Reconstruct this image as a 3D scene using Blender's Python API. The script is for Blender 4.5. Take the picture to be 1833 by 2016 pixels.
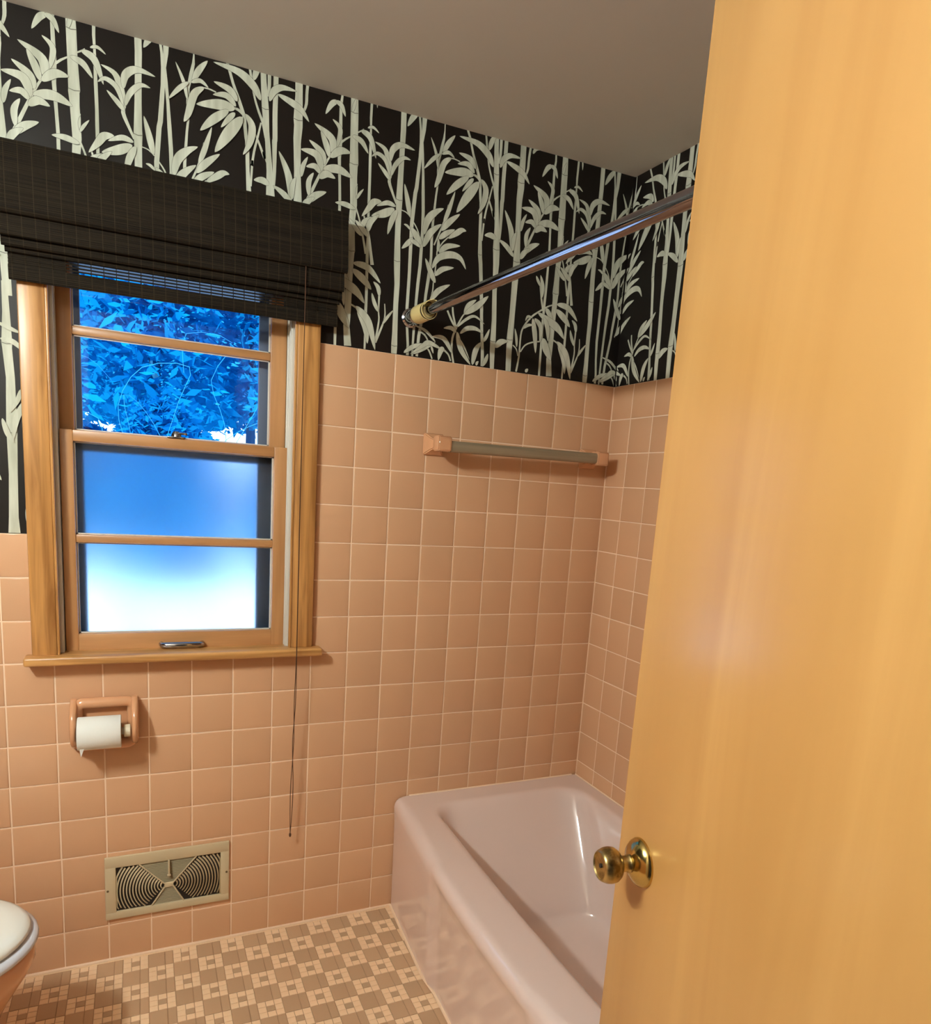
import bpy, bmesh, math, random
from mathutils import Vector, Matrix
R = math.radians
random.seed(7)
for o in list(bpy.data.objects): bpy.data.objects.remove(o)
SC = bpy.context.scene
COL = SC.collection

# ------------------------------------------------------------------ camera
CAM = Vector((-0.45145, -2.00673, 1.37978))
YAW, PITCH, ROLL, FPX, CYPX = -0.440921, -0.175158, -0.067607, 1375.23, 1209.66
cam_d = bpy.data.cameras.new('camera'); cam = bpy.data.objects.new('camera', cam_d); COL.objects.link(cam)
Mr = Matrix.Rotation(YAW, 3, 'Z') @ Matrix.Rotation(PITCH, 3, 'X') @ Matrix.Rotation(ROLL, 3, 'Y')
ax, ay, az = Mr @ Vector((1, 0, 0)), Mr @ Vector((0, 1, 0)), Mr @ Vector((0, 0, 1))
m3 = Matrix((ax, az, -ay)).transposed()
cam.matrix_world = Matrix.Translation(CAM) @ m3.to_4x4()
cam_d.sensor_fit = 'HORIZONTAL'; cam_d.sensor_width = 36.0
cam_d.lens = FPX / 1833.0 * 36.0
cam_d.shift_y = (CYPX - 1008.0) / 1833.0
cam_d.clip_start = 0.02; cam_d.clip_end = 300
SC.camera = cam

# ------------------------------------------------------------------ light and exposure
wd = bpy.data.worlds.new('world'); SC.world = wd; wd.use_nodes = True
bg = wd.node_tree.nodes['Background']
bg.inputs[0].default_value = (0.02, 0.38, 1.0, 1); bg.inputs[1].default_value = 1.9
sun_d = bpy.data.lights.new('sun', 'SUN'); sun = bpy.data.objects.new('sun', sun_d); COL.objects.link(sun)
sun_d.energy = 9.0; sun_d.color = (0.78, 0.90, 1.0); sun_d.angle = R(0.6)
sun.rotation_euler = Vector((0.35, 0.80, -1.0)).to_track_quat('-Z', 'Y').to_euler()
BULB_STRENGTH = 410.0
BULB_COLOR = (0.95, 1.03, 1.0)
SC.view_settings.view_transform = 'Standard'
SC.view_settings.look = 'None'
SC.view_settings.exposure = 0.0
SC.view_settings.gamma = 1.0
SC.view_settings.use_curve_mapping = False

# ------------------------------------------------------------------ helpers
def lin(c):
    return tuple((x/255/12.92 if x/255 <= .04045 else ((x/255+.055)/1.055)**2.4) for x in c) + (1,)
def mat(name, col, rough=.5, metal=0, spec=.5, coat=0, coat_rough=.1, emis=None, estr=0, vary=0, trans=0, ior=1.45):
    m = bpy.data.materials.new(name); m.use_nodes = True
    nt = m.node_tree; b = nt.nodes['Principled BSDF']
    b.inputs['Base Color'].default_value = col if len(col) == 4 else tuple(col)+(1,)
    b.inputs['Roughness'].default_value = rough; b.inputs['Metallic'].default_value = metal
    b.inputs['Specular IOR Level'].default_value = spec
    b.inputs['Coat Weight'].default_value = coat; b.inputs['Coat Roughness'].default_value = coat_rough
    b.inputs['Transmission Weight'].default_value = trans; b.inputs['IOR'].default_value = ior
    if emis: b.inputs['Emission Color'].default_value = tuple(emis)+(1,); b.inputs['Emission Strength'].default_value = estr
    if vary:
        oi = nt.nodes.new('ShaderNodeObjectInfo'); hs = nt.nodes.new('ShaderNodeHueSaturation')
        mr = nt.nodes.new('ShaderNodeMapRange'); mr.inputs[3].default_value = 1-vary; mr.inputs[4].default_value = 1+vary
        nt.links.new(oi.outputs['Random'], mr.inputs[0]); nt.links.new(mr.outputs[0], hs.inputs['Value'])
        hs.inputs['Color'].default_value = b.inputs['Base Color'].default_value
        nt.links.new(hs.outputs[0], b.inputs['Base Color'])
    return m
def noise_mix(m, c1, c2, scale=(5, 5, 5), detail=4, lo=.35, hi=.65, bump=0, coord='Object', nscale=1.0, distort=0):
    nt = m.node_tree; b = nt.nodes['Principled BSDF']
    tc = nt.nodes.new('ShaderNodeTexCoord'); mp = nt.nodes.new('ShaderNodeMapping'); mp.inputs['Scale'].default_value = scale
    no = nt.nodes.new('ShaderNodeTexNoise'); no.inputs['Scale'].default_value = nscale; no.inputs['Detail'].default_value = detail
    no.inputs['Distortion'].default_value = distort
    cr = nt.nodes.new('ShaderNodeValToRGB'); cr.color_ramp.elements[0].position = lo; cr.color_ramp.elements[1].position = hi
    cr.color_ramp.elements[0].color = c1; cr.color_ramp.elements[1].color = c2
    nt.links.new(tc.outputs[coord], mp.inputs[0]); nt.links.new(mp.outputs[0], no.inputs[0]); nt.links.new(no.outputs[0], cr.inputs[0])
    nt.links.new(cr.outputs[0], b.inputs['Base Color'])
    if bump:
        bp = nt.nodes.new('ShaderNodeBump'); bp.inputs['Strength'].default_value = bump; bp.inputs['Distance'].default_value = .002
        nt.links.new(no.outputs[0], bp.inputs['Height']); nt.links.new(bp.outputs[0], b.inputs['Normal'])
    return m
def add_noise_bump(m, scale, strength, dist=.001, detail=3):
    nt = m.node_tree; b = nt.nodes['Principled BSDF']
    tc = nt.nodes.new('ShaderNodeTexCoord'); no = nt.nodes.new('ShaderNodeTexNoise'); no.inputs['Scale'].default_value = scale; no.inputs['Detail'].default_value = detail
    bp = nt.nodes.new('ShaderNodeBump'); bp.inputs['Strength'].default_value = strength; bp.inputs['Distance'].default_value = dist
    nt.links.new(tc.outputs['Object'], no.inputs[0]); nt.links.new(no.outputs[0], bp.inputs['Height']); nt.links.new(bp.outputs[0], b.inputs['Normal'])
    return m
class MB:
    def __init__(s): s.v = []; s.f = []
    def add(s, vs, fs):
        n = len(s.v); s.v += [tuple(v) for v in vs]; s.f += [tuple(i+n for i in f) for f in fs]; return s
    def box(s, x0, x1, y0, y1, z0, z1, b=0, seg=2, M=None):
        if b <= 0:
            vs = [(x, y, z) for x in (x0, x1) for y in (y0, y1) for z in (z0, z1)]
            fs = [(0,1,3,2), (4,6,7,5), (0,4,5,1), (2,3,7,6), (0,2,6,4), (1,5,7,3)]
        else:
            bm = bmesh.new(); bmesh.ops.create_cube(bm, size=1)
            for v in bm.verts: v.co = Vector(((x0+x1)/2+v.co.x*(x1-x0), (y0+y1)/2+v.co.y*(y1-y0), (z0+z1)/2+v.co.z*(z1-z0)))
            bmesh.ops.bevel(bm, geom=bm.edges[:], offset=b, segments=seg, affect='EDGES', profile=.5)
            bm.verts.index_update(); vs = [tuple(v.co) for v in bm.verts]; fs = [tuple(v.index for v in f.verts) for f in bm.faces]; bm.free()
        if M: vs = [tuple(M @ Vector(v)) for v in vs]
        return s.add(vs, fs)
    def tube(s, pts, r, n=12, cap=True, closed=False):
        pts = [Vector(p) for p in pts]; k = len(pts); rr = r if isinstance(r, (list, tuple)) else [r]*k
        vs = []; fs = []; up = None
        for i, p in enumerate(pts):
            if closed: t = (pts[(i+1) % k]-pts[i-1])
            else: t = pts[min(i+1, k-1)]-pts[max(i-1, 0)]
            t.normalize()
            if up is None:
                a = Vector((0, 0, 1)) if abs(t.z) < .9 else Vector((1, 0, 0)); up = t.cross(a).normalized()
            else:
                up = (up - t*up.dot(t)).normalized()
            w = t.cross(up)
            for j in range(n):
                an = 2*math.pi*j/n; vs.append(p+rr[i]*(math.cos(an)*up+math.sin(an)*w))
        for i in range(k if closed else k-1):
            for j in range(n):
                a, b = i*n+j, i*n+(j+1) % n; c, d = ((i+1) % k)*n+(j+1) % n, ((i+1) % k)*n+j
                fs.append((a, b, c, d))
        if cap and not closed: fs += [tuple(range(n))[::-1], tuple(range((k-1)*n, k*n))]
        return s.add(vs, fs)
    def lathe(s, prof, n=32, origin=(0, 0, 0), axis=(0, 0, 1), sq=None):
        o = Vector(origin); q = Vector((0, 0, 1)).rotation_difference(Vector(axis).normalized())
        vs = []; fs = []; k = len(prof)
        for (r, h) in prof:
            for j in range(n):
                a = 2*math.pi*j/n; vs.append(o+q @ Vector((r*math.cos(a), r*math.sin(a), h)))
        for i in range(k-1):
            for j in range(n): fs.append((i*n+j, i*n+(j+1) % n, (i+1)*n+(j+1) % n, (i+1)*n+j))
        if prof[0][0] > 1e-6: fs.append(tuple(range(n))[::-1])
        if prof[-1][0] > 1e-6: fs.append(tuple(range((k-1)*n, k*n)))
        return s.add(vs, fs)
    def loft(s, loops, cap0=False, cap1=False):
        n = len(loops[0]); vs = [v for l in loops for v in l]; fs = []
        for i in range(len(loops)-1):
            for j in range(n): fs.append((i*n+j, i*n+(j+1) % n, (i+1)*n+(j+1) % n, (i+1)*n+j))
        if cap0: fs.append(tuple(range(n))[::-1])
        if cap1: fs.append(tuple(range((len(loops)-1)*n, len(loops)*n)))
        return s.add(vs, fs)
    def mesh(s, name, m, smooth=40):
        me = bpy.data.meshes.new(name); me.from_pydata(s.v, [], s.f); me.validate(); me.update()
        bm = bmesh.new(); bm.from_mesh(me); bmesh.ops.recalc_face_normals(bm, faces=bm.faces[:]); bm.to_mesh(me); bm.free()
        me.materials.append(m)
        if smooth:
            me.polygons.foreach_set('use_smooth', [True]*len(me.polygons)); me.set_sharp_from_angle(angle=R(smooth))
        return me
    def build(s, name, m, parent=None, smooth=40): return link(name, s.mesh(name, m, smooth), parent)
def link(name, me, parent=None, loc=None, rot=None):
    o = bpy.data.objects.new(name, me); COL.objects.link(o)
    if loc is not None: o.location = loc
    if rot is not None: o.rotation_euler = rot
    if parent is not None:
        o.parent = parent
        pm = Matrix.LocRotScale(parent.location, parent.rotation_euler, parent.scale)
        q = parent.parent
        while q: pm = Matrix.LocRotScale(q.location, q.rotation_euler, q.scale) @ pm; q = q.parent
        if loc is None and rot is None and name: o.location = (0, 0, 0)
    return o
def tag(o, label, cat, group=None, kind=None):
    o['label'] = label; o['category'] = cat
    if group: o['group'] = group
    if kind: o['kind'] = kind
    return o
def thing(name, label, cat, loc=(0, 0, 0), rotz=0, group=None, kind=None):
    o = bpy.data.objects.new(name, None); o.empty_display_size = .05; COL.objects.link(o)
    o.location = loc; o.rotation_euler = (0, 0, rotz)
    return tag(o, label, cat, group, kind)
def local(mb, loc):
    l = Vector(loc); mb.v = [tuple(Vector(v)-l) for v in mb.v]; return mb
def part(mb, name, m, root, smooth=40):          # world-space builder -> child of an unrotated thing
    l = Vector(root.location)
    q = root.parent
    while q: l += Vector(q.location); q = q.parent
    return local(mb, l).build(name, m, root, smooth)

# ------------------------------------------------------------------ materials
T_TILE = mat('peach_tile', lin((215, 168, 129)), .22, spec=.45, vary=.035)
T_GROUT = mat('cream_grout', lin((246, 216, 184)), .7)
T_FLOORGROUT = mat('floor_grout', lin((176, 140, 106)), .85)
T_TAUPE = mat('taupe_mosaic', lin((194, 158, 123)), .45, vary=.06)
T_PEACH = mat('peach_mosaic', lin((250, 216, 176)), .4, vary=.06)
T_PAPER = mat('black_wallpaper', lin((24, 18, 14)), .42, spec=.35)
T_PRINT = noise_mix(mat('bamboo_ink', (1, 1, 1), .6, spec=.3), lin((180, 182, 162)), lin((212, 214, 196)), (60, 60, 9), 3, .3, .7)
T_EDGE = mat('bamboo_edge_ink', lin((58, 54, 44)), .6)
T_PRINT2 = mat('bamboo_ring_ink', lin((120, 118, 104)), .6)
T_CEIL = add_noise_bump(mat('ceiling_paint', lin((214, 208, 198)), .85, spec=.2), 60, .15)
T_WALLP = mat('hall_paint', lin((176, 162, 142)), .9)
T_OAK = noise_mix(mat('oak', (1, 1, 1), .36, coat=.25, coat_rough=.3), lin((150, 100, 50)), lin((208, 152, 88)), (55, 55, 3.0), 5, .32, .62, bump=.15, distort=.6)
T_OAKH = noise_mix(mat('oak_horizontal', (1, 1, 1), .36, coat=.25, coat_rough=.3), lin((160, 108, 56)), lin((210, 156, 92)), (3, 60, 60), 5, .32, .62, bump=.15, distort=.6)
T_SASH = noise_mix(mat('sash_wood', (1, 1, 1), .4, coat=.2, coat_rough=.3), lin((172, 122, 76)), lin((198, 146, 96)), (40, 40, 3), 4, .3, .7)
T_SASHH = noise_mix(mat('sash_wood_h', (1, 1, 1), .4, coat=.2, coat_rough=.3), lin((172, 122, 76)), lin((198, 146, 96)), (3, 40, 40), 4, .3, .7)
T_DOOR = noise_mix(mat('birch_door', (1, 1, 1), .34, coat=.5, coat_rough=.2), lin((190, 139, 77)), lin((210, 160, 93)), (9, 9, .9), 6, .3, .7, distort=.8)
T_DOOREDGE = noise_mix(mat('birch_edge', (1, 1, 1), .4), lin((196, 140, 74)), lin((214, 158, 90)), (60, 60, 2), 4)
T_TRACK = mat('vinyl_track', lin((214, 208, 196)), .45)
T_STORM = mat('storm_frame', lin((96, 104, 118)), .5, metal=.3)
T_BRASS = mat('brass', lin((200, 174, 108)), .16, metal=1)
T_BRASSD = noise_mix(mat('worn_brass', (1, 1, 1), .3, metal=1), lin((112, 90, 52)), lin((204, 180, 122)), (60, 60, 60), 4, .38, .62)
T_CHROME = mat('chrome', (.42, .42, .45, 1), .12, metal=1)
T_ROD = mat('dark_chrome', (.28, .27, .31, 1), .08, metal=1)
T_IVORY = mat('ivory_plastic', lin((226, 205, 140)), .4, coat=.2)
T_TUB = mat('pink_enamel', lin((231, 208, 197)), .08, spec=.55, coat=.4, coat_rough=.05)
T_CERAMIC = mat('peach_ceramic', lin((214, 158, 116)), .14, spec=.5, coat=.3, coat_rough=.05)
T_WHITE = mat('white_plastic', lin((232, 232, 222)), .25, spec=.5, coat=.2)
T_SEAT = mat('white_seat', lin((205, 205, 210)), .25, spec=.5, coat=.2)
T_PAPERROLL = add_noise_bump(mat('tissue', lin((236, 236, 228)), .95, spec=.1), 300, .25)
T_CORE = mat('cardboard', lin((180, 150, 115)), .9)
T_CREAM = mat('cream_plastic', lin((222, 212, 186)), .4)
T_VENT = mat('register_enamel', lin((206, 188, 152)), .45)
T_VENTL = mat('register_louver', lin((176, 160, 126)), .5)
T_DARK = mat('duct_dark', lin((40, 30, 22)), .8)
T_BAR = noise_mix(mat('towel_bar_plastic', (1, 1, 1), .25, spec=.5, coat=.3), lin((132, 116, 92)), lin((150, 132, 106)), (2, 60, 60), 3)
T_CORD = mat('brown_cord', lin((86, 54, 32)), .8)
T_SCREW = mat('screw', lin((120, 104, 80)), .4, metal=.8)
# woven shade
T_SHADE = bpy.data.materials.new('woven_shade'); T_SHADE.use_nodes = True
def _shade():
    nt = T_SHADE.node_tree; b = nt.nodes['Principled BSDF']; b.inputs['Roughness'].default_value = .8; b.inputs['Specular IOR Level'].default_value = .15
    tc = nt.nodes.new('ShaderNodeTexCoord'); sp = nt.nodes.new('ShaderNodeSeparateXYZ'); nt.links.new(tc.outputs['Object'], sp.inputs[0])
    def wave(out, freq):
        m1 = nt.nodes.new('ShaderNodeMath'); m1.operation = 'MULTIPLY'; m1.inputs[1].default_value = freq
        m2 = nt.nodes.new('ShaderNodeMath'); m2.operation = 'FRACT'
        nt.links.new(sp.outputs[out], m1.inputs[0]); nt.links.new(m1.outputs[0], m2.inputs[0]); return m2
    fx = wave('X', 1/.0265)
    cmpx = nt.nodes.new('ShaderNodeMath'); cmpx.operation = 'LESS_THAN'; cmpx.inputs[1].default_value = .07; nt.links.new(fx.outputs[0], cmpx.inputs[0])
    no = nt.nodes.new('ShaderNodeTexNoise'); no.inputs['Scale'].default_value = 1; mp = nt.nodes.new('ShaderNodeMapping'); mp.inputs['Scale'].default_value = (6, 6, 420)
    nt.links.new(tc.outputs['Object'], mp.inputs[0]); nt.links.new(mp.outputs[0], no.inputs[0])
    cr = nt.nodes.new('ShaderNodeValToRGB'); cr.color_ramp.elements[0].color = lin((17, 12, 6)); cr.color_ramp.elements[1].color = lin((38, 30, 19))
    cr.color_ramp.elements[0].position = .3; cr.color_ramp.elements[1].position = .7
    nt.links.new(no.outputs[0], cr.inputs[0])
    mx = nt.nodes.new('ShaderNodeMix'); mx.data_type = 'RGBA'; mx.inputs['B'].default_value = lin((48, 39, 26))
    nt.links.new(cmpx.outputs[0], mx.inputs['Factor']); nt.links.new(cr.outputs[0], mx.inputs['A']); nt.links.new(mx.outputs['Result'], b.inputs['Base Color'])
    fz = wave('Z', 1/.0042)
    pp = nt.nodes.new('ShaderNodeMath'); pp.operation = 'PINGPONG'; pp.inputs[1].default_value = .5; nt.links.new(fz.outputs[0], pp.inputs[0])
    bp = nt.nodes.new('ShaderNodeBump'); bp.inputs['Strength'].default_value = .6; bp.inputs['Distance'].default_value = .002
    nt.links.new(pp.outputs[0], bp.inputs['Height']); nt.links.new(bp.outputs[0], b.inputs['Normal'])
_shade()
T_GLASS = bpy.data.materials.new('clear_glass'); T_GLASS.use_nodes = True
def _glass():
    nt = T_GLASS.node_tree; nt.nodes.clear(); o = nt.nodes.new('ShaderNodeOutputMaterial')
    t = nt.nodes.new('ShaderNodeBsdfTransparent'); t.inputs[0].default_value = (.96, .98, 1, 1)
    g = nt.nodes.new('ShaderNodeBsdfGlossy'); g.inputs['Roughness'].default_value = .02
    f = nt.nodes.new('ShaderNodeFresnel'); f.inputs[0].default_value = 1.3; mx = nt.nodes.new('ShaderNodeMixShader')
    nt.links.new(f.outputs[0], mx.inputs[0]); nt.links.new(t.outputs[0], mx.inputs[1]); nt.links.new(g.outputs[0], mx.inputs[2]); nt.links.new(mx.outputs[0], o.inputs[0])
_glass()
T_FROST = mat('frosted_glass', (.95, .98, 1, 1), .30, trans=1, ior=1.25)
T_BULB = mat('opal_glass', (1, 1, 1, 1), .4, emis=BULB_COLOR, estr=BULB_STRENGTH)
def leafmat(name, col):
    m = bpy.data.materials.new(name); m.use_nodes = True; nt = m.node_tree; nt.nodes.clear()
    o = nt.nodes.new('ShaderNodeOutputMaterial'); d = nt.nodes.new('ShaderNodeBsdfDiffuse'); t = nt.nodes.new('ShaderNodeBsdfTranslucent'); mx = nt.nodes.new('ShaderNodeMixShader')
    d.inputs[0].default_value = col; t.inputs[0].default_value = col; mx.inputs[0].default_value = .5
    nt.links.new(d.outputs[0], mx.inputs[1]); nt.links.new(t.outputs[0], mx.inputs[2]); nt.links.new(mx.outputs[0], o.inputs[0]); return m
T_SNOW = add_noise_bump(mat('snow', lin((245, 246, 250)), .9), 2, .3, .05)
T_NEEDLES = leafmat('blue_cast_needles', (.006, .36, .62, 1))  # blue cast of the daylight is put into the needle and leaf colours
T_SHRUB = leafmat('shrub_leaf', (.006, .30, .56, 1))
T_BARK = mat('bark', (.01, .14, .26, 1), .9)  # bark and twigs carry the same daylight blue in their colour
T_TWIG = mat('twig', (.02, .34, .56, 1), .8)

# wallpaper bamboo: stalks (u, z, width) and leaves (width, u, z, ...) in millimetres on the wall
STALKS = [
[728,2409,18.5,729,2396,18.5,731,2342,20.8,732,2283,20.8,734,2219,23.8,733,2214,22.9,734,2188,19.8,737,2119,18.8,734,2079,16.8,734,2039,18.6,734,2003,22.8,734,1997,19.9,734,1979,17.4,732,1919,17.4,731,1857,18.0,729,1806,18.0,734,1755,20.6],
[122,2400,6.5,122,2386,6.9,121,2341,6.6,122,2317,5.2,123,2242,7.8,124,2192,7.3,124,2157,7.8,124,2111,7.0,125,2065,6.3,125,2003,8.4,126,1956,7.9,127,1902,8.0,127,1855,8.0,128,1812,7.1,128,1753,5.7],
[695,2404,5.4,697,2371,6.0,694,2347,7.6,695,2300,8.6,696,2266,9.1,694,2223,8.7,697,2163,7.0,699,2120,7.4,699,2068,7.3,698,2013,8.6,697,1973,8.6,696,1913,8.6,697,1852,7.9,698,1752,7.4],
[212,2400,15.2,212,2388,15.2,213,2334,15.2,212,2281,14.4,211,2227,15.3,210,2173,17.7,209,2176,18.0,210,2159,19.1,210,2129,16.3,210,2066,16.3,212,2001,18.6,213,1976,17.5,215,1939,15.5,214,1890,14.7,214,1869,14.7,215,1808,15.7,215,1775,18.1,215,1753,16.6],
[255,2403,5.8,257,2388,5.8,263,2347,5.8,265,2317,7.3,265,2279,9.2,262,2239,10.1,259,2200,11.0,256,2186,11.0,253,2146,11.0,250,2108,11.0,250,2074,10.1,250,2026,10.1,250,1978,9.3,249,1929,9.3,248,1883,8.9,251,1830,7.5,256,1781,7.5,256,1754,8.5],
[274,2403,15.0,273,2389,14.6,272,2349,11.0,268,2318,8.8,272,2288,7.4,276,2243,7.0,279,2191,9.3,282,2144,9.3,283,2097,8.4,282,2049,9.3,281,2000,9.4,277,1950,9.4,274,1892,7.9,272,1833,7.5,271,1791,6.6,271,1753,6.0],
[333,2406,2.6,334,2363,3.0,333,2344,6.4,328,2320,8.4,321,2287,6.6,320,2255,6.6,321,2219,5.3,318,2192,5.6,315,2151,6.6,314,2172,6.8,313,2124,7.2,312,2076,7.9,313,2027,7.6,311,2003,8.5,308,1969,9.5,303,1927,8.5,301,1899,7.6,288,1811,9.1,285,1755,7.6],
[394,2401,6.7,399,2392,6.7,412,2364,6.8,424,2327,6.8,439,2291,8.8,451,2261,8.9,456,2214,7.9,459,2204,9.9,461,2139,9.0,466,2066,13.2,467,2058,12.4,470,2040,12.1,476,1985,11.1,483,1917,10.6,484,1900,10.2,489,1849,9.2,495,1797,10.3,498,1755,11.4],
[457,2402,5.9,460,2390,5.9,468,2346,5.9,476,2308,5.0,487,2278,6.0,497,2256,7.0,504,2224,6.1],
[495,2404,14.0,495,2391,14.0,497,2353,14.0,502,2291,17.3,503,2280,16.1,506,2241,13.1,509,2215,12.5,515,2149,15.3,518,2090,22.1,519,2080,21.3,521,2049,19.5,521,2007,15.4,522,1970,14.4,527,1890,15.5,528,1832,18.3,528,1823,17.1,528,1802,16.7,531,1752,13.6],
[527,2408,12.1,527,2392,12.1,527,2344,12.2,526,2287,12.2,527,2229,12.2,526,2218,12.2,527,2152,8.2,526,2111,5.1],
[510,2404,9.0,510,2393,9.0,511,2348,8.1,508,2320,5.6],
[584,2406,18.6,584,2392,18.6,585,2342,18.6,584,2287,23.2,585,2272,21.6,583,2242,19.8,583,2231,18.7,585,2164,16.7,588,2081,22.2,589,2069,23.1,588,2001,20.0,589,1999,19.4,587,1917,18.2,585,1845,21.7,585,1835,20.0,585,1810,19.1,587,1752,17.5],
[610,2405,6.7,605,2359,7.3,604,2329,7.3,598,2308,4.2],
[492,2256,3.6,484,2220,5.0,476,2186,5.6,471,2152,6.0,472,2165,6.0,469,2104,4.4],
[474,2234,3.6,486,2212,5.0,503,2175,7.1,498,2192,6.1,508,2168,4.5],
[71,2288,2.4,80,2293,3.1,92,2300,3.4,103,2308,3.8],
[724,2283,3.1,700,2264,5.2,671,2225,4.7,650,2185,5.6,636,2155,7.2,609,2095,8.5],
[182,2215,7.1,179,2197,8.9,191,2169,6.8,202,2147,5.4],
[89,2172,3.8,85,2126,4.5,95,2097,4.1,105,2067,4.9,113,2035,5.6,121,2002,7.4],
[217,2134,2.2,232,2131,2.7,245,2121,2.7],
[255,2110,2.9,267,2094,3.7,277,2070,3.7],
[320,2063,3.8,332,2093,4.6,345,2126,5.0,358,2177,4.6],
[337,2060,3.1,346,2075,3.4,363,2093,3.1],
[330,2050,3.4,330,2031,4.2,327,1986,3.4],
[324,1964,3.1,323,1939,3.8,315,1907,3.8],
[615,1754,6.3,621,1801,5.8,622,1862,5.3,630,1889,5.3,653,1920,5.8,683,1943,4.9,713,1962,4.4,737,1971,3.5],
[625,1814,3.9,640,1836,4.4,668,1849,4.4,692,1854,4.4],
[617,1801,3.4,610,1820,3.8,597,1830,3.3],
[739,1865,4.5,759,1856,5.0,776,1843,4.1],
[813,1775,6.7,826,1808,5.7,838,1845,4.2,836,1882,2.6],
[813,1777,6.7,821,1833,4.7,819,1860,4.1,819,1901,5.7],
[776,2067,5.5,782,2048,7.6,788,2016,8.1,795,1977,10.2],
[779,2061,3.5,770,2086,4.5,765,2102,3.5],
[693,1945,5.4,684,1981,6.3,677,2015,5.3],
[402,1751,6.0,394,1787,5.9,394,1821,6.3,404,1850,5.9,420,1883,4.4,430,1897,3.6],
[402,1850,5.9,385,1874,6.3,373,1895,5.5],
[403,1853,5.9,392,1886,6.3,389,1907,5.1],
[286,1826,4.2,306,1817,5.0,319,1799,3.8],
[308,1784,3.4,321,1777,5.0,333,1754,4.3],
[392,1756,4.8,384,1773,4.7,369,1784,5.9],
[352,2297,2.7,367,2299,3.4,385,2296,3.1],
[452,2260,4.7,439,2270,6.7,428,2272,5.1],
[-729,1783,11.5,-728,1716,14.7,-729,1647,21.8,-729,1636,19.4,-725,1569,18.0,-727,1445,22.9,-727,1431,21.4,-727,1438,22.1,-728,1345,18.3,-731,1243,20.1,-731,1205,25.0]]
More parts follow.
